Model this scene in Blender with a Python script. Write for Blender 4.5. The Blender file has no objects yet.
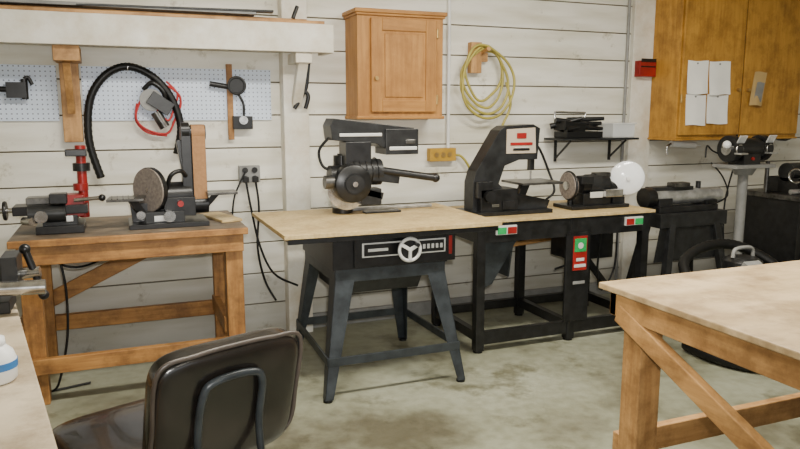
import bpy, bmesh, math, random
from mathutils import Vector, Matrix
random.seed(7)
R=math.radians
# ---------------------------------------------------------------- materials
def mk(name):
    m=bpy.data.materials.new(name); m.use_nodes=True
    nt=m.node_tree; b=nt.nodes["Principled BSDF"]; return m,nt,b
def mat(name,c,rough=.5,metal=0,var=.12,scale=8,bump=.0,stretch=(1,1,1),c2=None,alpha=None,trans=0,coat=0,detail=6,lo=.35,hi=.65,grime=0,spec=.5):
    m,nt,b=mk(name)
    tc=nt.nodes.new("ShaderNodeTexCoord"); mp=nt.nodes.new("ShaderNodeMapping")
    mp.inputs["Scale"].default_value=stretch
    nz=nt.nodes.new("ShaderNodeTexNoise"); nz.inputs["Scale"].default_value=scale; nz.inputs["Detail"].default_value=detail
    nz.inputs["Roughness"].default_value=.6
    cr=nt.nodes.new("ShaderNodeValToRGB")
    if c2 is None: c2=tuple(max(0,x*(1-var*2)) for x in c)
    cr.color_ramp.elements[0].position=lo; cr.color_ramp.elements[1].position=hi
    cr.color_ramp.elements[0].color=(*c2,1); cr.color_ramp.elements[1].color=(*c,1)
    L=nt.links.new
    L(tc.outputs["Object"],mp.inputs[0]); L(mp.outputs[0],nz.inputs["Vector"]); L(nz.outputs[0],cr.inputs[0])
    col=cr.outputs[0]
    if grime:
        n2=nt.nodes.new("ShaderNodeTexNoise"); n2.inputs["Scale"].default_value=5.5; n2.inputs["Detail"].default_value=10; n2.inputs["Roughness"].default_value=.7
        L(tc.outputs["Object"],n2.inputs["Vector"])
        r2=nt.nodes.new("ShaderNodeValToRGB"); r2.color_ramp.elements[0].position=.36; r2.color_ramp.elements[1].position=.56
        g=1-grime; r2.color_ramp.elements[0].color=(g,g*.93,g*.85,1); r2.color_ramp.elements[1].color=(1,1,1,1)
        L(n2.outputs[0],r2.inputs[0])
        mx=nt.nodes.new("ShaderNodeMixRGB"); mx.blend_type='MULTIPLY'; mx.inputs[0].default_value=1
        L(col,mx.inputs[1]); L(r2.outputs[0],mx.inputs[2]); col=mx.outputs[0]
    L(col,b.inputs["Base Color"])
    b.inputs["Roughness"].default_value=rough; b.inputs["Metallic"].default_value=metal
    b.inputs["Specular IOR Level"].default_value=spec
    if trans: b.inputs["Transmission Weight"].default_value=trans
    if alpha is not None: b.inputs["Alpha"].default_value=alpha
    if coat: b.inputs["Coat Weight"].default_value=coat
    if bump:
        bp=nt.nodes.new("ShaderNodeBump"); bp.inputs["Strength"].default_value=bump; bp.inputs["Distance"].default_value=.01
        L(nz.outputs[0],bp.inputs["Height"]); L(bp.outputs[0],b.inputs["Normal"])
    return m
def wood(name,c,c2,axis='x',rough=.55,sc=1.0,grime=.3):
    st={'x':(1.2,14,14),'y':(14,1.2,14),'z':(14,14,1.2)}[axis]
    return mat(name,c,rough,0,scale=2.6*sc,stretch=st,c2=c2,bump=.15,lo=.3,hi=.7,grime=grime)
def woods(n,c,c2,grime=.3): return {a:wood(n+a,c,c2,a,grime=grime) for a in 'xyz'}
W_or=woods("bench_pine_",(.52,.26,.075),(.27,.115,.028),.5)
W_lt=woods("fg_pine_",(.62,.35,.13),(.40,.20,.065),.45)
W_oak=woods("oak_cab_",(.50,.245,.060),(.34,.15,.030),.2)
W_hon=woods("honey_ply_",(.56,.29,.045),(.40,.19,.024),.4)
M_part=mat("particle_board",(.62,.47,.23),.55,scale=60,c2=(.48,.35,.16),bump=.05,grime=.25)
M_part2=mat("plywood_worn",(.62,.46,.27),.5,scale=3.5,stretch=(1,2.5,1),c2=(.44,.31,.16),bump=.05,detail=9,grime=.4)
M_partL=mat("plywood_pale",(.60,.51,.37),.5,scale=4,c2=(.42,.34,.23),bump=.05,detail=9,grime=.4)
M_benchtop=mat("bench_top_grey",(.24,.18,.12),.55,scale=6,c2=(.10,.08,.06),bump=.05,grime=.3)
M_blk=mat("black_enamel",(.014,.014,.015),.33,scale=20,c2=(.004,.004,.004),spec=.45)
M_blkr=mat("black_rubber",(.006,.006,.006),.45,var=.2,spec=.35)
M_dk=mat("dark_grey_steel",(.026,.027,.028),.38,.2,scale=16,c2=(.011,.011,.011),spec=.45)
M_std=mat("stand_grey",(.042,.050,.056),.38,.2,scale=14,c2=(.020,.024,.027),spec=.45)
M_cast=mat("cast_iron",(.17,.165,.155),.33,.8,scale=18,c2=(.055,.052,.048))
M_chr=mat("bright_steel",(.68,.67,.65),.2,.95,scale=18,c2=(.38,.37,.35))
M_alu=mat("aluminium",(.58,.58,.57),.3,.7,scale=14,c2=(.33,.33,.32))
M_gry=mat("grey_paint",(.28,.28,.27),.5,var=.15)
M_red=mat("red_paint",(.34,.014,.012),.35,var=.2)
M_redc=mat("red_cord",(.52,.02,.02),.5,var=.1)
M_grn=mat("green_switch",(.01,.36,.09),.4,var=.1)
M_wht=mat("white_plastic",(.82,.82,.80),.4,var=.04)
M_sil=mat("silver_label",(.68,.68,.66),.4,.2,var=.05)
M_beige=mat("beige_label",(.50,.42,.32),.5,var=.05)
M_blu=mat("blue_plastic",(.05,.2,.50),.35,var=.1)
M_sand=mat("sand_belt",(.38,.20,.09),.9,var=.1,scale=80)
M_disc=mat("grey_abrasive",(.26,.22,.19),.8,var=.2,scale=60)
M_yel=mat("yellow_hose",(.46,.39,.08),.45,var=.15)
M_ybox=mat("yellow_box",(.50,.29,.03),.55,var=.15)
M_paper=mat("paper",(.90,.89,.85),.8,var=.03)
M_kraft=mat("kraft_paper",(.55,.38,.16),.8,var=.05)
M_vinyl=mat("worn_black_vinyl",(.030,.022,.018),.24,scale=7,c2=(.007,.006,.005),bump=.35,coat=.3,lo=.42,hi=.80,detail=9)
M_pipe=mat("piping_worn",(.07,.055,.045),.4,var=.2)
M_white=mat("white_paint_wood",(.84,.82,.75),.5,scale=5,c2=(.68,.65,.55),stretch=(1,1,1),detail=8,grime=.12)
M_clear=mat("clear_plastic",(.85,.87,.88),.25,var=.02,alpha=.45)
M_glare=mat("glare_guard",(.95,.97,.99),.15,var=.02,alpha=.88,coat=.5)  # near-white, almost opaque: flash reflection on a clear disc, painted as colour
M_foil=mat("brass",(.5,.33,.12),.4,.7,var=.1)
def wallmat():
    m,nt,b=mk("wall_paint_boards"); L=nt.links.new
    tc=nt.nodes.new("ShaderNodeTexCoord")
    mp=nt.nodes.new("ShaderNodeMapping"); mp.inputs["Scale"].default_value=(.7,1,5)
    n1=nt.nodes.new("ShaderNodeTexNoise"); n1.inputs["Scale"].default_value=2.2; n1.inputs["Detail"].default_value=8
    c1=nt.nodes.new("ShaderNodeValToRGB"); c1.color_ramp.elements[0].position=.30; c1.color_ramp.elements[1].position=.60
    c1.color_ramp.elements[0].color=(.62,.585,.47,1); c1.color_ramp.elements[1].color=(.82,.80,.72,1)
    n2=nt.nodes.new("ShaderNodeTexNoise"); n2.inputs["Scale"].default_value=7; n2.inputs["Detail"].default_value=10; n2.inputs["Roughness"].default_value=.72
    c2=nt.nodes.new("ShaderNodeValToRGB"); c2.color_ramp.elements[0].position=.31; c2.color_ramp.elements[1].position=.41
    c2.color_ramp.elements[0].color=(.40,.35,.25,1); c2.color_ramp.elements[1].color=(1,1,1,1)
    mx=nt.nodes.new("ShaderNodeMixRGB"); mx.blend_type='MULTIPLY'; mx.inputs[0].default_value=.6
    L(tc.outputs["Object"],mp.inputs[0]); L(mp.outputs[0],n1.inputs["Vector"]); L(tc.outputs["Object"],n2.inputs["Vector"])
    L(n1.outputs[0],c1.inputs[0]); L(n2.outputs[0],c2.inputs[0]); L(c1.outputs[0],mx.inputs[1]); L(c2.outputs[0],mx.inputs[2])
    b.inputs["Roughness"].default_value=.5
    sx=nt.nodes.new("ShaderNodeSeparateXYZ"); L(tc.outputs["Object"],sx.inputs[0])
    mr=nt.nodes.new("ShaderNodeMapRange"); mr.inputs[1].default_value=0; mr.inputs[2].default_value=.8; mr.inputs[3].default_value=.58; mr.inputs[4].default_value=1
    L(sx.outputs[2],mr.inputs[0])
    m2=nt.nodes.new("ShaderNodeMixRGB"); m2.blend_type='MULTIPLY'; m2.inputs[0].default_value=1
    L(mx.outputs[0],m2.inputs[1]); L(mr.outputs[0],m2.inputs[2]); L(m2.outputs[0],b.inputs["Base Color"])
    return m
M_wall=wallmat()
def floormat():
    m,nt,b=mk("stained_concrete"); L=nt.links.new
    tc=nt.nodes.new("ShaderNodeTexCoord")
    n1=nt.nodes.new("ShaderNodeTexNoise"); n1.inputs["Scale"].default_value=1.1; n1.inputs["Detail"].default_value=10; n1.inputs["Roughness"].default_value=.58
    c1=nt.nodes.new("ShaderNodeValToRGB"); e=c1.color_ramp.elements
    e[0].position=.36; e[0].color=(.12,.11,.072,1); e[1].position=.62; e[1].color=(.36,.37,.285,1)
    x=e.new(.47); x.color=(.26,.265,.19,1)
    n2=nt.nodes.new("ShaderNodeTexNoise"); n2.inputs["Scale"].default_value=18; n2.inputs["Detail"].default_value=8
    c2=nt.nodes.new("ShaderNodeValToRGB"); c2.color_ramp.elements[0].position=.3; c2.color_ramp.elements[1].position=.6
    c2.color_ramp.elements[0].color=(.75,.74,.69,1); c2.color_ramp.elements[1].color=(1,1,1,1)
    n3=nt.nodes.new("ShaderNodeTexNoise"); n3.inputs["Scale"].default_value=3.2; n3.inputs["Detail"].default_value=8; n3.inputs["Roughness"].default_value=.65
    c3=nt.nodes.new("ShaderNodeValToRGB"); c3.color_ramp.elements[0].position=.34; c3.color_ramp.elements[1].position=.45
    c3.color_ramp.elements[0].color=(.40,.37,.29,1); c3.color_ramp.elements[1].color=(1,1,1,1)
    mx=nt.nodes.new("ShaderNodeMixRGB"); mx.blend_type='MULTIPLY'; mx.inputs[0].default_value=.8
    m3=nt.nodes.new("ShaderNodeMixRGB"); m3.blend_type='MULTIPLY'; m3.inputs[0].default_value=.8
    for n in(n1,n2,n3): L(tc.outputs["Object"],n.inputs["Vector"])
    L(n1.outputs[0],c1.inputs[0]); L(n2.outputs[0],c2.inputs[0]); L(n3.outputs[0],c3.inputs[0]); L(c1.outputs[0],mx.inputs[1]); L(c2.outputs[0],mx.inputs[2])
    L(mx.outputs[0],m3.inputs[1]); L(c3.outputs[0],m3.inputs[2]); L(m3.outputs[0],b.inputs["Base Color"]); b.inputs["Roughness"].default_value=.36
    bp=nt.nodes.new("ShaderNodeBump"); bp.inputs["Strength"].default_value=.12; bp.inputs["Distance"].default_value=.01
    L(n2.outputs[0],bp.inputs["Height"]); L(bp.outputs[0],b.inputs["Normal"])
    return m
M_floor=floormat()
def pegmat():
    m,nt,b=mk("pegboard_holes"); L=nt.links.new
    tc=nt.nodes.new("ShaderNodeTexCoord"); mp=nt.nodes.new("ShaderNodeMapping"); mp.inputs["Scale"].default_value=(38,38,38)
    sx=nt.nodes.new("ShaderNodeSeparateXYZ"); L(tc.outputs["Object"],mp.inputs[0]); L(mp.outputs[0],sx.inputs[0])
    def cell(o):
        f=nt.nodes.new("ShaderNodeMath"); f.operation='FRACT'; L(o,f.inputs[0])
        s=nt.nodes.new("ShaderNodeMath"); s.operation='SUBTRACT'; L(f.outputs[0],s.inputs[0]); s.inputs[1].default_value=.5
        p=nt.nodes.new("ShaderNodeMath"); p.operation='POWER'; L(s.outputs[0],p.inputs[0]); p.inputs[1].default_value=2; return p.outputs[0]
    a=nt.nodes.new("ShaderNodeMath"); a.operation='ADD'; L(cell(sx.outputs[0]),a.inputs[0]); L(cell(sx.outputs[2]),a.inputs[1])
    g=nt.nodes.new("ShaderNodeMath"); g.operation='GREATER_THAN'; L(a.outputs[0],g.inputs[0]); g.inputs[1].default_value=.025
    mx=nt.nodes.new("ShaderNodeMixRGB"); L(g.outputs[0],mx.inputs[0]); mx.inputs[1].default_value=(.16,.19,.28,1); mx.inputs[2].default_value=(.68,.77,.92,1)
    L(mx.outputs[0],b.inputs["Base Color"]); b.inputs["Roughness"].default_value=.5
    return m
M_peg=pegmat()
def emis(name,c,s):
    m,nt,b=mk(name); b.inputs["Emission Color"].default_value=(*c,1); b.inputs["Emission Strength"].default_value=s; return m
# ---------------------------------------------------------------- builder
def frame(p1,p2):
    d=(Vector(p2)-Vector(p1)); z=d.normalized()
    up=Vector((0,0,1)) if abs(z.z)<.95 else Vector((0,1,0))
    x=up.cross(z).normalized(); y=z.cross(x); return d.length,x,y,z
class B:
    def __init__(s,name,o=None,yaw=0):
        s.n=name;s.o=o;s.yaw=yaw;s.V=[];s.F=[];s.FM=[];s.S=[];s.m=[]
    def mi(s,m):
        if m not in s.m: s.m.append(m)
        return s.m.index(m)
    def add(s,vs,fs,m,sm=False):
        b=len(s.V); s.V+= [Vector(v) for v in vs]
        k=s.mi(m)
        for f in fs: s.F.append([i+b for i in f]); s.FM.append(k); s.S.append(sm)
    def box(s,c,z,m,rot=(0,0,0)):
        Rm=Matrix.Rotation(rot[2],3,'Z')@Matrix.Rotation(rot[1],3,'Y')@Matrix.Rotation(rot[0],3,'X')
        vs=[Vector(c)+Rm@Vector((i*z[0]/2,j*z[1]/2,k*z[2]/2)) for i in(-1,1) for j in(-1,1) for k in(-1,1)]
        s.add(vs,[(0,1,3,2),(4,6,7,5),(0,4,5,1),(2,3,7,6),(0,2,6,4),(1,5,7,3)],m)
    def bx(s,x0,x1,y0,y1,z0,z1,m): s.box(((x0+x1)/2,(y0+y1)/2,(z0+z1)/2),(abs(x1-x0),abs(y1-y0),abs(z1-z0)),m)
    def beam(s,p1,p2,w,h,m):
        l,x,y,z=frame(p1,p2); vs=[]
        for P in (Vector(p1),Vector(p2)):
            for a,b in((-1,-1),(1,-1),(1,1),(-1,1)): vs.append(P+x*a*w/2+y*b*h/2)
        s.add(vs,[(3,2,1,0),(4,5,6,7),(0,1,5,4),(1,2,6,5),(2,3,7,6),(3,0,4,7)],m)
    def cyl(s,p1,p2,r,m,r2=None,n=20):
        if r2 is None:r2=r
        l,x,y,z=frame(p1,p2); vs=[]
        for P,q in((Vector(p1),r),(Vector(p2),r2)):
            for i in range(n):
                a=2*math.pi*i/n; vs.append(P+x*math.cos(a)*q+y*math.sin(a)*q)
        s.add(vs,[(i,(i+1)%n,n+(i+1)%n,n+i) for i in range(n)],m,True)
        s.add(vs[:n],[tuple(range(n-1,-1,-1))],m); s.add(vs[n:],[tuple(range(n))],m)
    def rev(s,o,ax,prof,m,n=24):
        l,x,y,z=frame((0,0,0),ax); vs=[];fs=[]
        for r,h in prof:
            for i in range(n):
                a=2*math.pi*i/n; vs.append(Vector(o)+z*h+x*math.cos(a)*r+y*math.sin(a)*r)
        for k in range(len(prof)-1):
            for i in range(n): fs.append((k*n+i,k*n+(i+1)%n,(k+1)*n+(i+1)%n,(k+1)*n+i))
        s.add(vs,fs,m,True)
        s.add(vs[:n],[tuple(range(n-1,-1,-1))],m); s.add(vs[-n:],[tuple(range(n))],m)
    def tube(s,pts,r,m,n=8,closed=False,smooth=True,ridge=0):
        P=[Vector(p) for p in pts]
        if smooth:
            Q=[];N=len(P)
            rng=range(N if closed else N-1)
            for i in rng:
                g=lambda k:(P[k%N] if closed else P[min(max(k,0),N-1)])
                p0,p1,p2,p3=g(i-1),g(i),g(i+1),g(i+2)
                K=6 if not ridge else 14
                for j in range(K):
                    t=j/K
                    Q.append(.5*((2*p1)+(-p0+p2)*t+(2*p0-5*p1+4*p2-p3)*t*t+(-p0+3*p1-3*p2+p3)*t**3))
            if not closed: Q.append(P[-1])
            P=Q
        N=len(P); vs=[]; prev=None
        for i in range(N):
            t=((P[(i+1)%N]-P[i-1]) if closed else (P[min(i+1,N-1)]-P[max(i-1,0)]))
            if t.length<1e-7: t=Vector((0,0,1))
            t.normalize()
            if prev is None:
                up=Vector((0,0,1)) if abs(t.z)<.9 else Vector((1,0,0)); x=up.cross(t).normalized()
            else:
                x=prev-t*prev.dot(t)
                x=x.normalized() if x.length>1e-6 else Vector((1,0,0))
            prev=x; y=t.cross(x); rr=r*(1+(ridge if i%2 else 0))
            for k in range(n):
                a=2*math.pi*k/n; vs.append(P[i]+x*math.cos(a)*rr+y*math.sin(a)*rr)
        fs=[(i*n+k,i*n+(k+1)%n,((i+1)%N)*n+(k+1)%n,((i+1)%N)*n+k) for i in range(N if closed else N-1) for k in range(n)]
        s.add(vs,fs,m,True)
        if not closed:
            s.add(vs[:n],[tuple(range(n-1,-1,-1))],m); s.add(vs[-n:],[tuple(range(n))],m)
    def prism(s,poly,a,b,m,plane='xz'):
        def v(p,h): return (p[0],h,p[1]) if plane=='xz' else ((h,p[0],p[1]) if plane=='yz' else (p[0],p[1],h))
        n=len(poly); vs=[v(p,a) for p in poly]+[v(p,b) for p in poly]
        s.add(vs,[tuple(range(n)),tuple(range(2*n-1,n-1,-1))]+[(i,n+i,n+(i+1)%n,(i+1)%n) for i in range(n)],m)
    def sheet(s,x0,x1,z0,z1,y,m,lean=0,curl=.012,th=.0015,ph=0):
        nx,nz=8,10; fr=[];bk=[]
        for j in range(nz+1):
            v=j/nz
            for i in range(nx+1):
                u=i/nx; x=x0+(x1-x0)*u+lean*(1-v); z=z0+(z1-z0)*v+.004*math.sin(u*5+ph)
                yy=y-.001-curl*(1-v)**2*(.4+.6*math.sin(u*3+ph)**2)
                fr.append((x,yy,z)); bk.append((x,yy+th,z))
        w=nx+1; N=len(fr); fs=[]
        for j in range(nz):
            for i in range(nx):
                a=j*w+i; fs.append((a,a+1,a+w+1,a+w)); fs.append((N+a,N+a+w,N+a+w+1,N+a+1))
        s.add(fr+bk,fs,m,True)
    def sph(s,c,r,m,n=16):
        if isinstance(r,(int,float)): r=(r,r,r)
        vs=[];fs=[]; K=n//2
        for j in range(K+1):
            for i in range(n):
                a=2*math.pi*i/n; b=math.pi*j/K
                vs.append((c[0]+r[0]*math.sin(b)*math.cos(a),c[1]+r[1]*math.sin(b)*math.sin(a),c[2]+r[2]*math.cos(b)))
        for j in range(K):
            for i in range(n): fs.append((j*n+i,j*n+(i+1)%n,(j+1)*n+(i+1)%n,(j+1)*n+i))
        s.add(vs,fs,m,True)
    def ring(s,c,ax,Rr,r,m,n=28,k=8):
        l,x,y,z=frame((0,0,0),ax)
        s.tube([Vector(c)+x*math.cos(2*math.pi*i/n)*Rr+y*math.sin(2*math.pi*i/n)*Rr for i in range(n)],r,m,n=k,closed=True,smooth=False)
    def rbox(s,c,z,m,e1=.35,e2=.4,rot=0,n=40,K=22):
        vs=[];fs=[]
        f=lambda w,e: math.copysign(abs(w)**e,w)
        Rm=Matrix.Rotation(rot,3,'X')
        for j in range(K+1):
            v=-math.pi/2+math.pi*j/K
            for i in range(n):
                u=2*math.pi*i/n
                p=Vector((z[0]/2*f(math.cos(v),e1)*f(math.cos(u),e2),z[1]/2*f(math.cos(v),e1)*f(math.sin(u),e2),z[2]/2*f(math.sin(v),e2)))
                vs.append(Vector(c)+Rm@p)
        for j in range(K):
            for i in range(n): fs.append((j*n+i,j*n+(i+1)%n,(j+1)*n+(i+1)%n,(j+1)*n+i))
        s.add(vs,fs,m,True)
    def done(s,bevel=.003):
        if s.o is None:
            lo=Vector([min(v[i] for v in s.V) for i in range(3)]); hi=Vector([max(v[i] for v in s.V) for i in range(3)])
            s.o=Vector(((lo.x+hi.x)/2,(lo.y+hi.y)/2,lo.z)); s.V=[v-s.o for v in s.V]
        me=bpy.data.meshes.new(s.n); me.from_pydata([tuple(v) for v in s.V],[],s.F)
        for m in s.m: me.materials.append(m)
        for p,k,sm in zip(me.polygons,s.FM,s.S): p.material_index=k; p.use_smooth=sm
        bm=bmesh.new(); bm.from_mesh(me); bmesh.ops.recalc_face_normals(bm,faces=bm.faces); bm.to_mesh(me); bm.free()
        o=bpy.data.objects.new(s.n,me); bpy.context.collection.objects.link(o)
        o.location=s.o; o.rotation_euler=(0,0,s.yaw)
        if bevel:
            md=o.modifiers.new("bevel","BEVEL"); md.width=bevel; md.segments=2; md.limit_method='ANGLE'; md.angle_limit=R(50)
        return o
# ---------------------------------------------------------------- room
WX0,WX1,WY0,WY1,CH=-2.4,6.4,-3.2,4.5,2.85
b=B("floor"); b.bx(WX0-.1,WX1+.1,WY0-4,WY1+.1,-.1,0,M_floor); b.done(0)
b=B("ceiling"); b.bx(WX0-.1,WX1+.1,WY0-.1,WY1+.1,CH,CH+.1,M_white); b.done(0)
M_gap=mat("board_gap",(.13,.11,.07),.8)
def boards(name,along,x0,x1,y):
    b=B(name); z=0.0;h=.205
    b.bx(x0,x1,y+.012,y+.12,0,CH,M_gap)
    while z<CH:
        z1=min(z+h-.008,CH)
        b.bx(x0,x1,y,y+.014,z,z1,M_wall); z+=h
    return b.done(.003)
boards("wall_back",'x',WX0,WX1,WY1)
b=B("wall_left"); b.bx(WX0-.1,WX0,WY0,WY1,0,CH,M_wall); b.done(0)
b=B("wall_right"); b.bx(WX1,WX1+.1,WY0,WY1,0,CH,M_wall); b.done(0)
b=B("wall_front"); b.bx(WX0,-1.6,WY0-.1,WY0,0,CH,M_wall); b.bx(5.0,WX1,WY0-.1,WY0,0,CH,M_wall); b.bx(-1.6,5.0,WY0-.1,WY0,2.4,CH,M_wall); b.done(0)
b=B("trim_1"); b.bx(.99,1.15,4.39,4.498,0,CH,M_white); b.done(.004)
b=B("trim_2"); b.bx(3.74,3.95,4.46,4.498,0,CH,M_white); b.done(.004)
b=B("wall_conduit_pipe"); b.cyl((3.70,4.48,0),(3.70,4.48,CH),.012,M_gry); b.done(0)
b=B("baseboard_back"); b.bx(1.15,3.68,4.47,4.498,0,.10,M_gry); b.done(.003)
# ---------------------------------------------------------------- wall shelf
b=B("wall_shelf")
b.bx(-1.6,1.25,4.15,4.19,1.80,1.965,M_white)
b.bx(-1.6,1.25,4.19,4.49,1.935,1.962,M_white)
b.bx(1.215,1.25,4.19,4.39,1.80,1.935,M_white)
b.bx(1.02,1.12,4.17,4.389,1.74,1.80,M_white)
b.beam((1.07,4.20,1.76),(1.07,4.385,1.50),.06,.05,M_white)
b.done(.004)
b=B("shelf_support_board"); b.bx(-.27,-.17,4.44,4.496,1.28,1.80,W_lt['z']); b.bx(-.28,-.15,4.19,4.44,1.72,1.80,W_lt['y']); b.beam((-.22,4.42,1.45),(-.22,4.25,1.72),.04,.04,W_lt['z']); b.done()
b=B("lumber_stack")
b.bx(-1.5,1.20,4.17,4.26,1.966,1.985,W_lt['x']); b.bx(-1.4,1.12,4.28,4.38,1.966,2.005,W_lt['x']); b.bx(-1.5,.8,4.20,4.30,2.007,2.025,M_gry)
b.beam((-1.2,4.24,1.995),(.9,4.22,2.03),.06,.012,M_dk); b.cyl((1.02,4.22,2.0),(1.05,4.23,2.07),.012,M_blk)
b.done(.002)
b=B("pegboard"); b.bx(-.95,-.29,4.485,4.497,1.40,1.71,M_peg); b.done(0)
b=B("pegboard"); b.bx(-.16,.93,4.485,4.497,1.40,1.71,M_peg); b.done(0)
b=B("vacuum_hose"); yy=4.44
b.tube([(-.09,yy,1.07),(-.14,yy,1.29),(-.12,yy,1.52),(-.03,yy,1.66),(.09,yy,1.71),(.22,yy,1.66),(.32,yy,1.54),(.37,yy,1.37),(.34,yy,1.20)],.021,M_blkr,n=12,ridge=.12)
b.tube([(.09,4.482,1.69),(.09,4.41,1.685),(.09,4.40,1.71)],.003,M_chr); b.done(0)
b=B("circular_saw")
b.tube([(.25+.12*math.cos(a)+.02*math.sin(3*a),4.45-.01*math.sin(a*.5),1.47+.15*math.sin(a)) for a in [i*.5 for i in range(26)]],.006,M_redc)
b.tube([(.13,4.45,1.5),(.12,4.45,1.40),(.18,4.45,1.33),(.29,4.45,1.31)],.006,M_redc)
b.tube([(.24,4.45,1.46),(.30,4.43,1.40),(.34,4.45,1.48),(.36,4.45,1.56),(.30,4.45,1.63)],.006,M_redc)
b.cyl((.21,4.47,1.52),(.21,4.42,1.52),.065,M_gry); b.box((.26,4.44,1.50),(.14,.07,.08),M_dk,(0,.6,0)); b.tube([(.17,4.44,1.58),(.22,4.42,1.62),(.28,4.42,1.57),(.29,4.44,1.50)],.014,M_blk)
b.cyl((.23,4.44,1.45),(.28,4.44,1.36),.03,M_cast); b.done(.002)
b=B("router_trammel")
b.bx(.655,.69,4.46,4.484,1.28,1.74,W_or['z'])
b.cyl((.71,4.48,1.61),(.71,4.43,1.61),.055,M_blk); b.ring((.71,4.43,1.61),(0,1,0),.05,.008,M_dk)
b.cyl((.55,4.45,1.62),(.68,4.45,1.60),.016,M_blk)
b.box((.74,4.45,1.385),(.12,.05,.08),M_blk); b.cyl((.74,4.43,1.40),(.74,4.40,1.40),.026,M_chr); b.tube([(.72,4.45,1.56),(.75,4.45,1.50),(.75,4.45,1.42)],.008,M_blk); b.done(.002)
b=B("bar_clamp"); b.cyl((-.70,4.45,1.58),(-.46,4.45,1.57),.016,M_blk); b.cyl((-.45,4.45,1.63),(-.45,4.45,1.52),.018,M_blk); b.box((-.49,4.45,1.57),(.10,.05,.085),M_blk); b.tube([(-.45,4.45,1.63),(-.43,4.45,1.64),(-.41,4.45,1.60)],.010,M_blk); b.done(.002)
b=B("hanging_pliers")
b.tube([(1.115,4.36,1.75),(1.13,4.36,1.62),(1.10,4.36,1.55),(1.05,4.36,1.47)],.013,M_blk); b.tube([(1.09,4.36,1.68),(1.10,4.36,1.60),(1.14,4.36,1.55),(1.12,4.36,1.47)],.013,M_blk)
b.box((1.125,4.365,1.70),(.05,.035,.16),M_blk,(0,.1,0)); b.cyl((1.11,4.388,1.72),(1.11,4.33,1.72),.012,M_chr); b.done(.002)
def door(b,x0,x1,y,z0,z1,ms,st=.06,raised=True):
    b.bx(x0,x1,y-.004,y+.018,z0,z1,ms['z'])
    b.bx(x0,x0+st,y-.014,y,z0,z1,ms['z']); b.bx(x1-st,x1,y-.014,y,z0,z1,ms['z'])
    b.bx(x0+st,x1-st,y-.014,y,z0,z0+st,ms['x']); b.bx(x0+st,x1-st,y-.014,y,z1-st,z1,ms['x'])
    if raised: b.bx(x0+st+.018,x1-st-.018,y-.012,y,z0+st+.018,z1-st-.018,ms['z'])
b=B("wooden_wall_cabinet")
b.bx(1.43,2.02,4.25,4.497,1.42,2.06,W_oak['z'])
b.bx(1.41,2.04,4.225,4.497,2.06,2.085,W_oak['x']); b.bx(1.42,2.03,4.235,4.497,2.045,2.06,W_oak['x'])
b.bx(1.42,2.03,4.235,4.497,1.405,1.425,W_oak['x'])
door(b,1.515,1.965,4.24,1.45,2.03,W_oak,.075)
b.cyl((1.545,4.226,1.66),(1.545,4.205,1.66),.012,M_foil)
for z in(1.53,1.95): b.bx(1.966,1.98,4.228,4.248,z-.03,z+.03,M_foil)
b.done(.004)
b=B("double_door_cabinet")
b.bx(3.93,5.20,4.17,4.458,1.25,2.55,W_hon['z'])
b.bx(3.952,5.20,4.458,4.497,1.25,2.55,W_hon['z'])
b.bx(3.945,4.545,4.148,4.168,1.275,2.53,W_hon['z']); b.bx(4.56,5.185,4.148,4.168,1.275,2.53,W_hon['z'])
b.bx(3.92,5.21,4.16,4.458,1.235,1.25,W_hon['x'])
b.bx(4.544,4.561,4.160,4.170,1.26,2.54,M_blk)
for z in(1.55,2.3): b.cyl((3.943,4.142,z-.03),(3.943,4.142,z+.03),.008,M_foil)
for x in(4.50,4.60): b.cyl((x,4.148,1.62),(x,4.12,1.62),.012,M_foil)
b.done(.004)
b=B("paper_notes")
for i,(x0,x1,z0,z1,t) in enumerate([(3.99,4.185,1.35,1.58,.006),(4.20,4.41,1.36,1.58,-.006),(3.99,4.19,1.585,1.83,-.004),(4.20,4.41,1.58,1.83,.004)]):
    b.sheet(x0,x1,z0,z1,4.146,M_paper,t,.012+.004*i,ph=i*1.3)
for x,z in((4.08,1.81),(4.30,1.81),(4.08,1.565),(4.30,1.565)): b.cyl((x,4.147,z),(x,4.138,z),.006,M_gry)
b.sheet(4.67,4.80,1.50,1.76,4.146,M_kraft,-.05,.03); b.sheet(4.69,4.77,1.53,1.68,4.135,M_gry,-.03,.01); b.done(0)
b=B("coiled_air_hose")
b.bx(2.33,2.41,4.44,4.496,1.72,1.93,W_lt['z']); b.cyl((2.42,4.46,1.86),(2.42,4.36,1.88),.014,W_lt['y']); b.bx(2.39,2.47,4.46,4.496,1.80,1.86,W_lt['x'])
for k in range(4):
    rx=.145+.02*k; rz=.17+.026*k; cz=1.87-rz+.012*k
    b.tube([(2.43+rx*math.sin(a)+.02*math.sin(2*a+k*1.4),4.445-.016*k+.01*math.cos(a),cz+rz*math.cos(a)+.014*math.sin(3*a+k)) for a in [i*math.pi/6 for i in range(12)]],.0095,M_yel,closed=True)
b.tube([(2.60,4.42,1.66),(2.64,4.42,1.50),(2.58,4.42,1.36),(2.54,4.42,1.25),(2.50,4.43,1.08),(2.48,4.44,.90)],.0095,M_yel)
b.done(0)
b=B("electrical_junction_box")
b.bx(2.02,2.22,4.44,4.497,1.11,1.20,M_ybox)
for x in(2.07,2.12,2.17): b.cyl((x,4.44,1.155),(x,4.436,1.155),.018,M_foil)
b.cyl((2.175,4.48,1.20),(2.175,4.48,CH),.012,M_wht)
b.tube([(2.22,4.47,1.15),(2.27,4.46,1.14),(2.33,4.46,1.07),(2.38,4.46,.95),(2.41,4.46,.85)],.009,M_yel); b.done(.002)
b=B("wall_outlet")
b.bx(.71,.84,4.45,4.497,1.01,1.115,M_gry)
for x in(.745,.805):
    for z in(1.035,1.088): b.cyl((x,4.45,z),(x,4.44,z),.018,M_blk)
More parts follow.
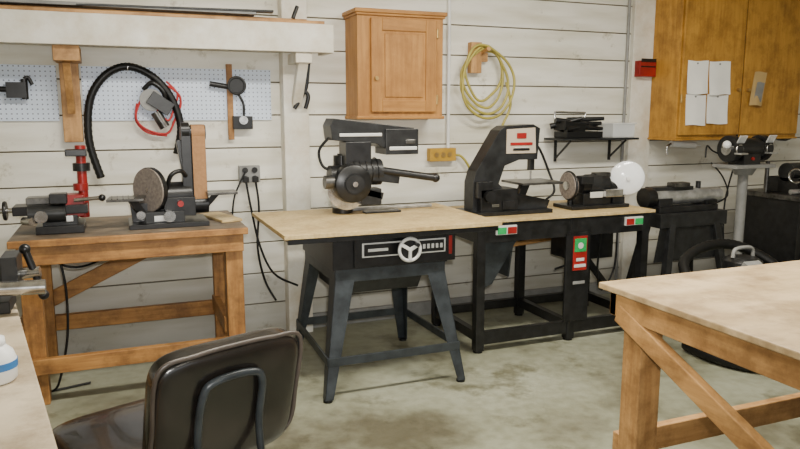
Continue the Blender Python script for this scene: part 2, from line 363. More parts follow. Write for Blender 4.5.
b.box((.745,4.43,1.03),(.035,.04,.035),M_blkr); b.box((.805,4.43,1.03),(.035,.04,.035),M_blkr)
b.tube([(.745,4.43,1.03),(.77,4.42,.85),(.82,4.42,.6),(.9,4.40,.42),(1.05,4.38,.33)],.007,M_blkr); b.tube([(.805,4.43,1.03),(.82,4.42,.85),(.80,4.40,.6),(.84,4.40,.38),(.9,4.36,.25)],.007,M_blkr)
b.tube([(.745,4.43,1.08),(.70,4.42,1.0),(.66,4.42,.88),(.645,4.42,.6),(.66,4.42,.3),(.70,4.40,.05)],.006,M_blkr); b.done(.002)
b=B("tool_shelf"); b.bx(2.98,3.66,4.25,4.497,1.245,1.26,M_dk)
for x in(3.08,3.58): b.beam((x,4.49,1.10),(x,4.30,1.24),.012,.012,M_dk); b.bx(x-.008,x+.008,4.48,4.497,1.08,1.245,M_dk)
b.done(.001)
b=B("tool_pile")
b.box((3.19,4.36,1.285),(.32,.16,.045),M_blkr)
for i,(x,l,a,z) in enumerate([(3.04,.33,.3,1.325),(3.06,.34,-.15,1.345),(3.10,.28,.1,1.355),(3.0,.26,-.2,1.39),(3.12,.27,.1,1.39),(2.99,.2,.5,1.345)]):
    b.cyl((x,4.31+.025*i,z),(x+l,4.37-.01*i,z+a*.12),.022,M_blk,.014)
b.box((3.12,4.37,1.34),(.20,.12,.07),M_blkr,(0,.15,.1)); b.cyl((2.97,4.35,1.45),(3.25,4.37,1.445),.008,M_chr); b.cyl((2.97,4.35,1.40),(2.97,4.35,1.45),.007,M_chr); b.cyl((3.25,4.37,1.38),(3.25,4.37,1.445),.007,M_chr)
b.done(.004)
b=B("clear_storage_bin"); b.bx(3.44,3.64,4.28,4.45,1.261,1.27,M_clear)
for q in[(3.44,3.445,4.28,4.45),(3.635,3.64,4.28,4.45),(3.445,3.635,4.28,4.285),(3.445,3.635,4.445,4.45)]: b.bx(*q,1.27,1.36,M_clear)
b.bx(3.43,3.65,4.27,4.46,1.36,1.37,M_clear); b.done(.001)
b=B("red_wall_box"); b.bx(3.76,3.92,4.40,4.459,1.72,1.84,M_red); b.bx(3.77,3.91,4.395,4.40,1.79,1.80,M_blk); b.bx(3.77,3.91,4.39,4.40,1.83,1.855,M_blk); b.done()
# ---------------------------------------------------------------- left workbench
def bench_left():
    b=B("wooden_workbench"); x0,x1,y0,y1,h=-.47,.60,3.70,4.38,.85
    b.bx(x0-.03,x1+.02,y0-.02,y1,h-.03,h,M_benchtop)
    b.bx(x0-.03,x1+.02,y0-.035,y0-.02,h-.035,h,W_or['x'])
    b.bx(x0,x1,y0,y0+.04,h-.13,h-.03,W_or['x']); b.bx(x0,x1,y1-.06,y1-.02,h-.13,h-.03,W_or['x'])
    b.bx(x0,x0+.04,y0+.04,y1-.06,h-.13,h-.03,W_or['y']); b.bx(x1-.04,x1,y0+.04,y1-.06,h-.13,h-.03,W_or['y'])
    for x in(x0,x1-.09):
        for y in(y0+.002,y1-.11): b.bx(x,x+.09,y+.038,y+.125 if y<4 else y+.09,0,h-.03,W_or['z'])
    b.bx(x0+.0,x1,y0+.0,y0+.038,.17,.25,W_or['x'])
    b.bx(x0,x1,y1-.02,y1+.02,.20,.29,W_or['x'])
    b.bx(x0-.03,x0,y0+.04,y1-.02,.33,.42,W_or['y']); b.bx(x1-.1,x1-.06,y0+.13,y1-.02,.24,.33,W_or['y'])
    b.beam((x0+.02,y1-.0,.36),(x1-.12,y1-.0,.80),.035,.085,W_or['x'])
    return b.done(.004)
bench_left()
b=B("power_cable"); b.tube([(-.36,4.0,.80),(-.32,3.9,.70),(-.20,3.9,.66),(0.0,4.1,.70),(.15,4.30,.74)],.006,M_blkr); b.tube([(-.30,3.9,.70),(-.28,3.88,.55),(-.29,3.87,.30),(-.35,3.87,.05),(-.4,3.9,.012),(-.2,3.95,.012)],.006,M_blkr); b.done(0)
b=B("bench_drill_press"); z=.851
b.box((-.28,3.93,z+.02),(.22,.24,.04),M_blk); b.box((-.28,3.93,z+.06),(.16,.16,.05),M_dk)
b.box((-.32,3.93,z+.115),(.34,.15,.045),M_blk); b.cyl((-.55,3.88,z+.12),(-.44,3.88,z+.12),.013,M_chr); b.rev((-.53,3.88,z+.12),(1,0,0),[(.045,0),(.05,.008),(.045,.016)],M_blk)
b.cyl((-.42,3.85,z+.10),(-.25,3.85,z+.10),.045,M_dk); b.box((-.31,3.93,z+.16),(.24,.10,.035),M_cast); b.box((-.28,3.85,z+.175),(.08,.08,.05),M_blk)
b.cyl((-.17,3.96,z+.06),(-.17,3.96,z+.38),.024,M_red); b.cyl((-.17,3.96,z+.30),(-.17,3.96,z+.34),.042,M_blk); b.box((-.19,3.94,z+.395),(.10,.08,.035),M_blk); b.cyl((-.17,3.96,z+.40),(-.17,3.96,z+.43),.026,M_red)
b.box((-.21,3.93,z+.13),(.09,.12,.11),M_red); b.cyl((-.21,3.86,z+.16),(-.08,3.84,z+.17),.010,M_chr); b.sph((-.08,3.84,z+.17),.018,M_blk)
b.cyl((-.36,3.80,z+.09),(-.36,3.86,z+.09),.03,M_chr); b.cyl((-.18,3.96,z+.20),(-.18,3.96,z+.235),.036,M_red)
b.box((-.25,3.845,z+.07),(.06,.01,.03),M_sil); b.cyl((-.44,3.84,z+.07),(-.40,3.80,z+.07),.02,M_chr)
b.done(.004)
b=B("belt_disc_sander"); z=.851
b.box((.24,3.95,z+.012),(.40,.30,.024),M_blk); b.box((.22,3.95,z+.05),(.20,.2,.06),M_dk)
b.cyl((.19,3.96,z+.15),(.36,3.98,z+.15),.075,M_blk); b.box((.30,3.95,z+.10),(.16,.16,.10),M_blk)
b.box((.415,3.96,z+.28),(.075,.045,.44),M_dk); b.cyl((.375,3.96,z+.49),(.455,3.96,z+.49),.04,M_blk); b.cyl((.375,3.96,z+.10),(.455,3.96,z+.10),.05,M_blk)
# sanding disc, facing forward-left
dc=Vector((.15,3.93,z+.19)); dn=Vector((-.80,-.60,0))
b.cyl(dc,dc-dn*.022,.120,M_blk,n=36); b.cyl(dc+dn*.010,dc,.116,M_disc,n=36); b.cyl(dc-dn*.02,dc-dn*.07,.05,M_dk)
b.cyl(dc+dn*.014,dc+dn*.010,.012,M_chr); b.prism([(.06,z+.02),(.24,z+.02),(.25,z+.12),(.05,z+.12)],3.93,3.955,M_blk)
b.box((.035,3.87,z+.155),(.18,.16,.014),M_cast,(0,0,-.1))
for i in range(6): b.box((-.035+.027*i,3.87,z+.163),(.006,.15,.004),M_blk)
b.beam((.06,3.88,z+.15),(.12,3.90,z+.05),.03,.04,M_blk)
b.cyl((.10,3.86,z+.07),(.10,3.82,z+.07),.022,M_chr)
b.box((.415,3.925,z+.29),(.07,.006,.40),M_sand); b.box((.415,3.995,z+.29),(.07,.006,.40),M_sand); b.cyl((.38,3.96,z+.49),(.45,3.96,z+.49),.043,M_sand)
b.box((.35,3.965,z+.32),(.05,.08,.40),M_blk); b.beam((.365,3.97,z+.14),(.32,3.97,z+.45),.04,.05,M_blk); b.cyl((.33,3.96,z+.50),(.37,3.96,z+.50),.045,M_blk)
b.box((.52,3.90,z+.165),(.16,.13,.014),M_cast); b.beam((.50,3.92,z+.16),(.43,3.94,z+.08),.03,.03,M_blk)
b.tube([(.24,3.9,z+.2),(.26,3.86,z+.27),(.31,3.88,z+.29),(.34,3.92,z+.26)],.012,M_blk)
b.cyl((.30,3.86,z+.12),(.30,3.83,z+.12),.016,M_red); b.cyl((.24,3.80,z+.06),(.24,3.86,z+.06),.03,M_chr); b.box((.20,3.85,z+.045),(.07,.01,.03),M_sil); b.done(.004)
b=B("sanding_board"); b.box((.53,4.05,.858),(.12,.34,.015),M_part,(0,0,.25)); b.done()
# ---------------------------------------------------------------- table saw
def table_saw():
    b=B("table_saw")
    b.bx(.71,1.885,3.21,4.05,.852,.874,M_part)
    b.bx(.73,1.86,3.24,4.03,.835,.851,M_cast)
    b.bx(.98,1.62,3.33,3.95,.655,.835,M_blk)
    b.prism([(3.34,.655),(3.94,.655),(3.85,.50),(3.45,.50)],1.05,1.5,M_dk,'yz')
    b.bx(1.09,1.66,3.315,3.33,.665,.825,M_blk); b.bx(1.13,1.60,3.310,3.316,.715,.79,M_sil); b.bx(1.14,1.59,3.307,3.311,.722,.783,M_blk)
    for i in range(5): b.bx(1.465+.025*i,1.48+.025*i,3.303,3.308,.74,.765,M_sil)
    b.bx(1.16,1.27,3.303,3.308,.745,.76,M_sil); b.bx(1.62,1.64,3.311,3.316,.70,.80,M_red)
    b.cyl((1.37,3.31,.752),(1.37,3.25,.752),.014,M_chr); b.ring((1.37,3.255,.752),(0,1,0),.058,.009,M_sil)
    b.cyl((1.37,3.262,.752),(1.37,3.258,.752),.05,M_blk)
    for a in range(3):
        t=a*2.094+.5; b.beam((1.37,3.25,.752),(1.37+.055*math.cos(t),3.25,.752+.055*math.sin(t)),.014,.018,M_sil)
    b.cyl((1.40,3.25,.78),(1.40,3.215,.78),.010,M_blk)
    b.bx(.73,1.87,3.222,3.24,.825,.85,M_blk)
    T={(-1,-1):(1.00,3.34),(1,-1):(1.60,3.34),(-1,1):(1.00,3.94),(1,1):(1.60,3.94)}
    F={(-1,-1):(.90,3.23),(1,-1):(1.69,3.23),(-1,1):(.93,4.03),(1,1):(1.66,4.03)}
    for k in T:
        tx,ty=T[k]; fx,fy=F[k]; sx,sy=k
        for ax in(0,1):
            wt,wb,th=.11,.045,.006
            if ax==0: A=[(tx,ty),(tx-sx*wt,ty),(fx-sx*wb,fy),(fx,fy)]; n=Vector((0,-sy*th,0))
            else: A=[(tx,ty),(tx,ty-sy*wt),(fx,fy-sy*wb),(fx,fy)]; n=Vector((-sx*th,0,0))
            zz=[.66,.66,.012,.012]; q=[Vector((p[0],p[1],z)) for p,z in zip(A,zz)]
            b.add(q+[v+n for v in q],[(0,1,2,3),(7,6,5,4),(0,4,5,1),(1,5,6,2),(2,6,7,3),(3,7,4,0)],M_std)
        b.cyl((fx-sx*.02,fy-sy*.02,0),(fx-sx*.02,fy-sy*.02,.014),.024,M_blkr)
    def lerp(k,z):
        t=(.66-z)/.648; return tuple(T[k][i]+(F[k][i]-T[k][i])*t for i in(0,1))+(z,)
    for a,c,w in[((-1,-1),(1,-1),.045),((-1,1),(1,1),.045),((-1,-1),(-1,1),.045),((1,-1),(1,1),.045)]:
        p,q=Vector(lerp(a,.20)),Vector(lerp(c,.20)); b.beam(p,q,.012,w,M_std)
        p,q=Vector(lerp(a,.625)),Vector(lerp(c,.625)); b.beam(p,q,.008,.07,M_std)
    return b.done(.003)
table_saw()
b=B("radial_arm_saw"); z=.875; Y=3.80
b.bx(1.22,1.78,3.88,3.93,.875,.893,M_alu); b.bx(1.30,1.52,3.74,3.80,.875,.887,M_blk)
b.cyl((1.20,Y+.06,z),(1.20,Y+.06,z+.34),.028,M_cast); b.cyl((1.20,Y+.06,z),(1.20,Y+.06,z+.03),.06,M_blk); b.cyl((1.20,Y+.06,z+.24),(1.20,Y+.06,z+.33),.05,M_blk)
b.prism([(1.10,z+.50),(1.12,z+.54),(1.60,z+.485),(1.62,z+.36),(1.42,z+.37),(1.36,z+.40),(1.11,z+.42)],Y-.06,Y+.10,M_dk)
b.bx(1.42,1.62,Y-.075,Y+.11,z+.335,z+.48,M_dk); b.bx(1.44,1.61,Y-.08,Y-.074,z+.36,z+.38,M_sil); b.bx(1.54,1.60,Y-.08,Y-.074,z+.395,z+.42,M_cast); b.bx(1.15,1.40,Y-.066,Y-.06,z+.44,z+.458,M_sil)
b.box((1.26,Y,z+.31),(.15,.13,.20),M_blk); b.cyl((1.20,Y-.02,z+.24),(1.40,Y-.02,z+.235),.075,M_dk)
for i in range(5): b.ring((1.23+.035*i,Y-.02,z+.24),(1,0,0),.076,.004,M_blk)
b.cyl((1.10,Y-.02,z+.22),(1.18,Y-.02,z+.22),.060,M_blk)
b.rev((1.215,Y-.08,z+.18),(0,-1,0),[(.108,-.05),(.112,-.02),(.105,.03),(.06,.04)],M_blk,n=32)
b.cyl((1.215,Y-.122,z+.18),(1.215,Y-.128,z+.18),.052,M_dk,n=28); b.cyl((1.215,Y-.14,z+.18),(1.215,Y-.128,z+.18),.015,M_chr)
b.cyl((1.20,Y-.035,z+.14),(1.20,Y-.03,z+.14),.115,M_chr,n=36)
b.cyl((1.28,Y-.05,z+.265),(1.70,Y-.14,z+.20),.021,M_blk); b.sph((1.70,Y-.14,z+.20),.026,M_blk)
b.box((1.42,Y-.04,z+.22),(.16,.10,.08),M_dk,(0,.15,0)); b.cyl((1.06,Y-.06,z+.19),(1.12,Y-.06,z+.19),.038,M_cast); b.beam((1.25,Y-.05,z+.14),(1.40,Y-.05,z+.10),.06,.04,M_blk)
b.tube([(1.12,Y+.02,z+.44),(1.06,Y+.04,z+.36),(1.08,Y+.03,z+.27),(1.14,Y+.0,z+.25)],.008,M_blkr)
b.box((1.33,Y-.03,z+.10),(.12,.10,.09),M_dk)
b.done(.005)
def tool_bench():
    b=B("steel_tool_bench"); x0,x1,y0,y1,h=1.95,3.22,3.60,4.25,.80
    b.bx(x0-.02,x1+.04,y0-.01,y1,h,h+.018,M_part)
    for x in(x0,(x0+x1)/2+.02,x1-.05):
        w=.055
        for y in(y0,y1-w): b.bx(x,x+w,y,y+w,.012,h,M_blk); b.cyl((x+w/2,y+w/2,0),(x+w/2,y+w/2,.014),.03,M_blkr)
        b.bx(x+.005,x+w-.005,y0+w,y1-w,.07,.13,M_blk)
    b.bx(x0,x1,y0+.003,y0+.04,h-.12,h,M_blk); b.bx(x0,x1,y1-.04,y1,h-.12,h,M_blk)
    b.bx(x0,x1,y0+.005,y0+.04,.05,.13,M_blk); b.bx(x0,x1,y1-.04,y1-.005,.07,.13,M_blk)
    for x in(x0+.003,x1-.048): b.bx(x,x+.045,y0+.05,y1-.05,h-.12,h,M_blk)
    xm=(x0+x1)/2+.02
    b.bx(xm-.03,xm+.15,y0-.004,y0+.008,.13,h-.10,M_blk)
    b.bx(xm+.02,xm+.125,y0-.009,y0-.004,.46,.68,M_red); b.bx(xm+.028,xm+.117,y0-.012,y0-.009,.58,.665,M_grn); b.bx(xm+.028,xm+.117,y0-.012,y0-.009,.48,.50,M_sil); b.cyl((xm+.072,y0-.014,.62),(xm+.072,y0-.009,.62),.020,M_sil); b.box((xm+.072,y0-.012,.53),(.06,.004,.02),M_sil); b.box((xm+.072,y0-.006,.38),(.09,.004,.02),M_gry)
    for x in(x0+.12,x1-.20):
        b.bx(x,x+.14,y0-.012,y0+.003,h-.075,h-.02,M_sil); b.bx(x+.005,x+.065,y0-.018,y0-.012,h-.07,h-.03,M_grn if x<2.5 else M_red); b.bx(x+.075,x+.135,y0-.018,y0-.012,h-.07,h-.03,M_red if x<2.5 else M_grn)
    b.prism([(x0+.06,h-.12),(x0+.34,h-.12),(x0+.16,.40),(x0+.06,.36)],y0+.10,y0+.11,M_std)
    b.prism([(y0+.10,h-.12),(y1-.1,h-.12),(y1-.25,.42),(y0+.15,.42)],x0+.30,x0+.31,M_std,'yz')
    b.beam((xm+.16,y0+.3,.68),(x1-.06,y0+.3,.22),.03,.04,M_dk)
    b.beam((xm-.2,y1-.06,.52),(xm+.35,y1-.06,.56),.02,.03,W_lt['x'])
    b.bx(xm+.2,x1-.08,y0+.25,y0+.5,.46,.679,M_blk)
    b.tube([(x1-.3,y0+.1,.68),(x1-.28,y0+.15,.4),(x1-.2,y0+.2,.25),(x1-.1,y0+.2,.4),(x1-.09,y0+.2,.66)],.007,M_blkr)
    b.tube([(xm+.3,y0+.2,.70),(xm+.25,y0+.2,.5),(xm+.1,y0+.3,.4)],.007,M_blkr)
    return b.done(.003)
tool_bench()
b=B("band_saw"); z=.819; Y=3.85
b.prism([(2.02,z+.02),(2.56,z+.02),(2.58,z+.07),(2.40,z+.11),(2.26,z+.13),(2.20,z+.19),(2.24,z+.30),(2.34,z+.335),(2.475,z+.335),(2.49,z+.53),(2.44,z+.555),(2.24,z+.545),(2.20,z+.52),(2.04,z+.27),(2.02,z+.20)],Y-.05,Y+.07,M_dk)
b.box((2.27,Y,z+.012),(.56,.26,.024),M_blk); b.box((2.18,Y,z+.09),(.26,.20,.14),M_blk); b.box((2.08,Y-.07,z+.16),(.10,.06,.10),M_blk)
b.prism([(2.245,z+.375),(2.245,z+.525),(2.45,z+.535),(2.46,z+.375)],Y-.057,Y-.05,M_beige)
b.box((2.35,Y-.06,z+.485),(.07,.004,.035),M_red); b.box((2.35,Y-.06,z+.435),(.16,.004,.018),M_red); b.box((2.35,Y-.06,z+.40),(.12,.004,.014),M_blk); b.box((2.35,Y-.0605,z+.412),(.10,.004,.006),M_sil)
b.box((2.46,Y-.02,z+.19),(.30,.26,.014),M_cast); b.beam((2.42,Y,z+.18),(2.38,Y,z+.09),.05,.05,M_blk); b.cyl((2.46,Y,z+.34),(2.46,Y,z+.20),.006,M_chr); b.box((2.46,Y,z+.31),(.03,.04,.09),M_blk)
b.cyl((2.10,Y-.10,z+.12),(2.10,Y-.13,z+.12),.035,M_blk); b.box((2.24,Y-.10,z+.06),(.08,.02,.05),M_blk); b.box((2.15,Y-.102,z+.06),(.05,.005,.02),M_chr)
b.tube([(2.48,Y+.05,z+.42),(2.58,Y+.10,z+.40),(2.66,Y+.10,z+.25),(2.68,Y+.05,z+.12),(2.62,Y+.05,z+.06)],.008,M_blkr)
b.done(.006)
b=B("tool_sharpener"); z=.819; Y=3.86
b.box((2.95,Y,z+.012),(.46,.22,.024),M_blk); b.box((2.94,Y,z+.06),(.22,.15,.08),M_blk); b.cyl((2.84,Y,z+.15),(3.06,Y,z+.15),.065,M_blk); b.cyl((2.90,Y,z+.15),(3.0,Y,z+.15),.07,M_dk)
b.cyl((2.76,Y,z+.15),(2.84,Y,z+.15),.012,M_chr); b.cyl((2.75,Y,z+.15),(2.78,Y,z+.15),.088,M_disc,n=28); b.ring((2.765,Y,z+.15),(1,0,0),.091,.008,M_blk); b.cyl((2.74,Y,z+.15),(2.75,Y,z+.15),.03,M_chr)
b.cyl((3.06,Y,z+.13),(3.20,Y,z+.12),.045,M_blk); b.box((3.13,Y,z+.04),(.10,.12,.05),M_dk); b.box((3.05,Y-.09,z+.10),(.14,.05,.05),M_chr)
b.cyl((2.78,Y,z+.02),(2.78,Y,z+.15),.02,M_blk); b.box((2.85,Y-.05,z+.19),(.10,.08,.05),M_dk); b.box((3.02,Y,z+.215),(.12,.06,.03),M_cast)
b.box((2.93,Y-.078,z+.09),(.10,.01,.04),M_sil); b.cyl((3.18,Y-.03,z+.05),(3.18,Y-.03,z+.15),.012,M_blk)
b.rev((3.19,Y-.06,z+.19),(-.55,-.83,0),[(.02,.03),(.07,.026),(.112,.012),(.116,0)],M_glare,n=32)  # clear guard disc with the flash glare painted in
b.cyl((3.19,Y-.06,z+.19),(3.17,Y-.10,z+.19),.012,M_wht)
b.done(.004)
b=B("drum_sander_on_stand")
X0,X1,Ys=3.42,4.02,3.85
for sx,x in((-1,X0+.12),(1,X1-.10)):
    for sy in(-1,1):
        b.beam((x+sx*.12,Ys+sy*.20,.01),(x,Ys+sy*.11,.72),.05,.05,M_dk)
b.bx(X0,X1,Ys-.14,Ys+.14,.66,.76,M_dk); b.prism([(X0+.02,.66),(X1-.02,.66),(X1+.02,.42),(X0-.02,.42)],Ys-.12,Ys-.11,M_dk)
b.beam((X0,Ys-.17,.20),(X1,Ys-.17,.20),.02,.05,M_dk); b.beam((X0,Ys+.17,.20),(X1,Ys+.17,.20),.02,.05,M_dk)
b.bx(X0+.02,X1-.05,Ys-.10,Ys+.10,.76,.80,M_blk)
b.cyl((X0+.02,Ys,.86),(X1+.04,Ys,.855),.055,M_alu); b.cyl((X0-.04,Ys,.86),(X0+.03,Ys,.86),.07,M_blk); b.box((X0+.10,Ys,.82),(.12,.14,.07),M_blk); b.box((X1-.08,Ys,.80),(.10,.14,.06),M_blk)
b.bx(X0+.02,X0+.38,Ys-.03,Ys+.06,.90,.93,M_dk); b.cyl((X0+.45,Ys,.90),(X0+.45,Ys,.96),.018,M_blk); b.box((X0+.25,Ys-.02,.945),(.14,.08,.03),M_cast)
b.tube([(X1-.1,Ys-.1,.8),(X1+.03,Ys-.1,.86),(X1+.08,Ys,.98),(X1+.06,Ys+.1,1.08)],.006,M_blkr)
b.done(.004)
b=B("pedestal_bench_grinder"); gx,gy=4.22,3.78
b.cyl((gx,gy,0),(gx,gy,.03),.18,M_gry,n=32); b.cyl((gx,gy,.03),(gx,gy,1.05),.035,M_gry); b.box((gx,gy,1.065),(.38,.22,.025),M_gry); b.cyl((gx,gy,1.0),(gx,gy,1.055),.06,M_gry,.09)
zz=1.19
b.box((gx,gy,zz-.075),(.16,.14,.08),M_blk); b.cyl((gx-.10,gy,zz),(gx+.10,gy,zz),.075,M_blk,n=28)
for s in(-1,1):
    b.cyl((gx+s*.12,gy,zz),(gx+s*.17,gy,zz),.095,M_blk,n=32); b.cyl((gx+s*.105,gy-.02,zz-.005),(gx+s*.12,gy-.02,zz-.005),.06,M_cast); b.cyl((gx+s*.17,gy,zz),(gx+s*.185,gy,zz),.045,M_chr)
    b.box((gx+s*.145,gy-.10,zz-.03),(.07,.06,.012),M_alu); b.box((gx+s*.14,gy-.095,zz+.07),(.07,.01,.06),M_clear,(.5,0,0)); b.ring((gx+s*.145,gy-.085,zz),(0,1,0),.03,.006,M_chr)
b.cyl((gx,gy-.07,zz-.07),(gx,gy-.08,zz-.07),.012,M_red)
b.sph((gx-.20,gy-.02,zz+.03),.03,M_wht)
b.tube([(gx-.05,gy+.07,zz-.08),(gx-.2,gy+.1,zz-.02),(gx-.28,gy+.08,zz+.02),(gx-.32,gy+.05,zz-.06)],.006,M_blkr)
b.tube([(gx-.02,gy+.06,zz-.1),(gx-.06,gy+.09,.8),(gx-.08,gy+.06,.5),(gx-.02,gy+.07,.2)],.006,M_blkr)
b.done(.003)
b=B("shop_vacuum"); vx,vy=3.42,3.02
b.rev((vx,vy,0.06),(0,0,1),[(.17,0),(.185,.03),(.185,.30),(.195,.31),(.195,.34)],M_dk,n=32)
b.rev((vx,vy,.40),(0,0,1),[(.195,0),(.19,.05),(.15,.10),(.11,.12),(.11,.18),(.08,.20)],M_blk,n=32)
b.ring((vx,vy,.40),(0,0,1),.195,.008,M_red); b.box((vx-.03,vy-.10,.565),(.12,.05,.04),M_gry,(.5,0,0))
b.tube([(vx-.08,vy,.60),(vx-.06,vy,.65),(vx+.06,vy,.65),(vx+.08,vy,.60)],.012,M_gry)
for i in range(4):
    a=i*math.pi/2+.6; cx,cy=vx+.19*math.cos(a),vy+.19*math.sin(a); b.cyl((cx-.012,cy,.028),(cx+.012,cy,.028),.028,M_blkr); b.box((cx,cy,.075),(.05,.05,.04),M_blk)
b.tube([(vx-.16,vy-.03,.50),(vx-.24,vy-.04,.48),(vx-.33,vy+.05,.46),(vx-.25,vy+.2,.56),(vx+.0,vy+.24,.63),(vx+.22,vy+.18,.60),(vx+.36,vy+.0,.45),(vx+.3,vy-.2,.15),(vx+.1,vy-.33,.05),(vx-.15,vy-.3,.04),(vx-.26,vy-.1,.04),(vx-.25,vy+.15,.04)],.030,M_blkr,n=12,ridge=.10)
b.done(.003)
b=B("drill_machine_cabinet")
X0,X1,Y0,Y1=4.62,5.40,3.62,4.15
b.bx(X0,X1,Y0,Y1,.02,.80,M_blk); b.bx(X0-.02,X1+.02,Y0-.02,Y1,.80,.84,M_cast)
b.bx(X0+.05,X1-.05,Y0-.012,Y0,.45,.76,M_dk); b.bx(X0+.05,X1-.05,Y0-.012,Y0,.08,.42,M_dk); b.bx(X0+.2,X0+.4,Y0-.03,Y0-.012,.6,.62,M_chr); b.bx(X0+.2,X0+.4,Y0-.03,Y0-.012,.3,.32,M_chr)
b.box((X0+.25,Y0+.22,.90),(.34,.26,.12),M_blk); b.cyl((X0+.08,Y0+.2,1.0),(X0+.40,Y0+.2,1.0),.07,M_dk); b.cyl((X0+.60,Y0+.25,.84),(X0+.60,Y0+.25,1.10),.035,M_chr)
b.cyl((X0+.12,Y0+.05,.93),(X0+.12,Y0-.02,.93),.05,M_red); b.box((X0+.48,Y0+.1,.90),(.22,.1,.04),M_alu,(0,0,.2)); b.tube([(X0+.1,Y0+.1,1.05),(X0+.3,Y0,1.12),(X0+.55,Y0+.1,1.05)],.010,M_chr); b.box((X0+.5,Y0-.0,.87),(.12,.05,.06),M_red)
b.cyl((X0+.02,Y0+.1,.86),(X0+.30,Y0+.03,.87),.02,M_alu); b.ring((X0+.04,Y0+.08,.98),(1,.3,0),.05,.008,M_chr); b.cyl((X0+.0,Y0+.3,.84),(X0+.0,Y0+.3,1.08),.016,M_cast)
for xx in(X0+.05,X1-.05):
    for y2 in(Y0+.05,Y1-.05): b.cyl((xx,y2,0),(xx,y2,.02),.03,M_blkr)
b.done(.004)
b=B("hanging_extension_reel"); b.cyl((5.42,4.44,1.30),(5.42,4.49,1.30),.10,M_blk,n=28); b.ring((5.42,4.42,1.30),(0,1,0),.08,.012,M_dk); b.cyl((5.42,4.40,1.30),(5.42,4.44,1.30),.03,M_chr); b.box((5.42,4.47,1.45),(.04,.03,.12),M_dk); b.done()
b=B("caulking_gun"); b.cyl((4.02,4.3,1.205),(4.24,4.28,1.19),.025,M_wht); b.cyl((4.24,4.28,1.19),(4.30,4.275,1.187),.010,M_wht,.004); b.tube([(4.02,4.3,1.205),(3.98,4.3,1.18),(3.98,4.3,1.12)],.010,M_chr); b.cyl((4.10,4.295,1.20),(4.10,4.295,1.234),.006,M_chr); b.done(0)
def bench_right():
    b=B("wooden_work_table"); x0,x1,y0,y1,h=1.52,2.90,-.10,1.93,.87
    b.bx(x0,x1,y0,y1,h-.022,h,M_part2)
    b.bx(x0+.02,x0+.055,y0+.04,y1-.04,h-.105,h-.022,W_lt['y']); b.bx(x1-.055,x1-.02,y0+.04,y1-.04,h-.105,h-.022,W_lt['y'])
    b.bx(x0+.02,x1-.02,y1-.075,y1-.04,h-.105,h-.022,W_lt['x']); b.bx(x0+.02,x1-.02,y0+.04,y0+.075,h-.105,h-.022,W_lt['x'])
    for x in(x0+.056,x1-.145):
        for y in(y0+.076,y1-.165): b.bx(x,x+.09,y,y+.09,0,h-.022,W_lt['z'])
    b.bx(x0+.06,x1-.02,y1-.075,y1-.04,.24,.33,W_lt['x']); b.bx(x0+.02,x1-.02,y0+.04,y0+.075,.24,.33,W_lt['x'])
    b.beam((x0+.035,y1-.08,.78),(x0+.035,y0+.75,.30),.035,.065,W_lt['y'])
    b.beam((x1-.035,y1-.08,.74),(x1-.035,y0+.55,.20),.035,.085,W_lt['y'])
    return b.done(.004)
bench_right()
b=B("plywood_workbench",(-.14,1.44,0),R(9.8))
b.bx(-1.1,0,-1.0,1.34,.775,.80,M_partL); b.bx(-1.07,-.02,-.97,-.93,.68,.775,W_lt['x']); b.bx(-1.07,-.02,1.21,1.25,.68,.775,W_lt['x'])
b.bx(-.06,-.02,-.93,1.21,.68,.775,W_lt['y']); b.bx(-1.07,-1.03,-.93,1.21,.68,.775,W_lt['y'])
for x in(-.15,-1.03):
    for y in(-.93,1.12): b.bx(x,x+.09,y,y+.09,0,.775,W_lt['z'])
b.bx(-.06,-.02,-.84,1.12,.20,.29,W_lt['y']); b.bx(-1.07,-1.03,-.84,1.12,.2,.29,W_lt['y'])
b.done(.004)
b=B("bench_vise"); vz=.801
b.box((-.45,2.60,vz+.02),(.20,.16,.04),M_dk); b.cyl((-.45,2.60,vz+.04),(-.45,2.60,vz+.08),.06,M_dk); b.box((-.46,2.60,vz+.11),(.18,.11,.07),M_dk)
b.box((-.42,2.60,vz+.165),(.04,.15,.05),M_cast); b.cyl((-.40,2.60,vz+.11),(-.26,2.58,vz+.12),.018,M_chr); b.box((-.345,2.59,vz+.13),(.05,.14,.11),M_dk)
b.cyl((-.255,2.58,vz+.04),(-.30,2.58,vz+.20),.012,M_blk); b.sph((-.255,2.58,vz+.04),.017,M_blk); b.sph((-.30,2.58,vz+.20),.018,M_blk); b.cyl((-.37,2.50,vz+.09),(-.24,2.50,vz+.085),.024,M_chr)
b.cyl((-.50,2.48,vz+.06),(-.38,2.46,vz+.07),.025,M_chr); b.cyl((-.50,2.48,vz),(-.50,2.48,vz+.06),.03,M_dk); b.done(.004)
b=B("spray_bottle")
b.rev((-.305,1.88,.801),(0,0,1),[(.040,0),(.048,.008),(.050,.05),(.042,.075),(.025,.092)],M_wht); b.rev((-.305,1.88,.836),(0,0,1),[(.0505,0),(.0508,.018)],M_blu); b.rev((-.305,1.88,.89),(0,0,1),[(.025,0),(.028,.004),(.026,.02),(.010,.026)],M_wht); b.done(0)
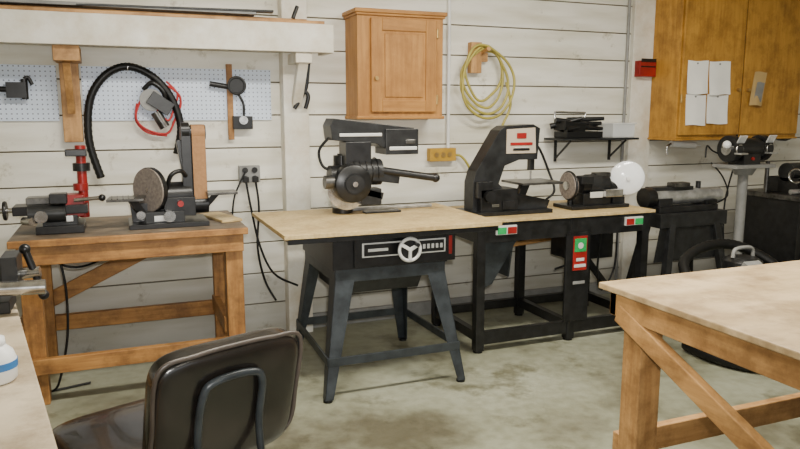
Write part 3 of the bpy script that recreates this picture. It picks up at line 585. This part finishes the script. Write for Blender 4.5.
def chair():
    b=B("swivel_chair",(.11,2.09,0),R(21))
    b.rbox((-.04,.04,.47),(.52,.52,.10),M_vinyl); b.box((0,.02,.415),(.34,.34,.02),M_blk)
    b.rbox((0.01,-.30,.69),(.42,.085,.36),M_vinyl,e2=.32,rot=R(14))
    bk=lambda x,z,dy=0:(x,-.30-(z-.69)*math.sin(R(14))+dy,z)
    b.tube([bk(x,z,-.030) for x,z in[(-.180,.55),(-.200,.69),(-.192,.84),(-.10,.860),(.01,.864),(.12,.860),(.212,.84),(.220,.69),(.200,.55),(.01,.525)]],.006,M_pipe,closed=True)
    b.tube([(-.09,-.02,.405),(-.09,-.30,.41),(-.09,-.35,.46),bk(-.09,.62,-.058),bk(-.085,.75,-.058),bk(-.05,.785,-.058),bk(.05,.785,-.058),bk(.085,.75,-.058),bk(.09,.62,-.058),(.09,-.35,.46),(.09,-.30,.41),(.09,-.02,.405)],.0105,M_std,n=10)
    b.cyl((0,.02,.10),(0,.02,.405),.025,M_dk); b.cyl((0,.02,.30),(0,.02,.41),.04,M_blk)
    for i in range(5):
        a=i*2*math.pi/5+.3; ex,ey=.27*math.cos(a),.02+.27*math.sin(a)
        b.beam((0,.02,.11),(ex,ey,.075),.035,.028,M_dk); b.cyl((ex-.012,ey,.025),(ex+.012,ey,.025),.025,M_blkr); b.cyl((ex,ey,.04),(ex,ey,.09),.009,M_chr)
    return b.done(.003)
chair()
# ---------------------------------------------------------------- lights
ME=emis("tube_glow",(1,.97,.9),6)
def fixture(x,y,e):
    b=B("fluorescent_ceiling_light"); b.bx(x-.62,x+.62,y-.09,y+.09,CH-.06,CH,M_wht)
    for dy in(-.045,.045): b.cyl((x-.6,y+dy,CH-.08),(x+.6,y+dy,CH-.08),.016,ME)
    b.done(.002)
    ld=bpy.data.lights.new("tube_light","AREA"); ld.shape='RECTANGLE'; ld.size=1.2; ld.size_y=.25; ld.energy=e; ld.color=(1,.95,.83)
    lo=bpy.data.objects.new("tube_light",ld); lo.location=(x,y,CH-.11); bpy.context.collection.objects.link(lo)
for x,y,e in((.7,2.3,80),(2.5,2.3,80),(1.8,-.9,22)): fixture(x,y,e)
w=bpy.data.worlds.new("World"); bpy.context.scene.world=w; w.use_nodes=True
bg=w.node_tree.nodes["Background"]; bg.inputs[0].default_value=(.88,.94,1,1); bg.inputs[1].default_value=.8
ld=bpy.data.lights.new("garage_daylight","AREA"); ld.shape='RECTANGLE'; ld.size=6; ld.size_y=2.2; ld.energy=40; ld.color=(1,.98,.95)
lo=bpy.data.objects.new("garage_daylight",ld); lo.location=(1.7,-3.3,1.3); lo.rotation_euler=(R(90),0,0); bpy.context.collection.objects.link(lo)
ld=bpy.data.lights.new("camera_flash","SPOT"); ld.energy=260; ld.spot_size=R(80); ld.spot_blend=1.0; ld.shadow_soft_size=.03; ld.color=(1,.975,.92)
lo=bpy.data.objects.new("camera_flash",ld); lo.location=(.04,-.03,1.56); lo.rotation_euler=(R(90-5),0,R(-20)); bpy.context.collection.objects.link(lo)
# ---------------------------------------------------------------- camera
cd=bpy.data.cameras.new("camera"); cd.lens=31.5; cd.sensor_width=36; cd.clip_start=.05
co=bpy.data.objects.new("camera",cd); co.location=(0,0,1.45); co.rotation_euler=(R(90-9.13),0,R(-22)); bpy.context.collection.objects.link(co)
bpy.context.scene.camera=co
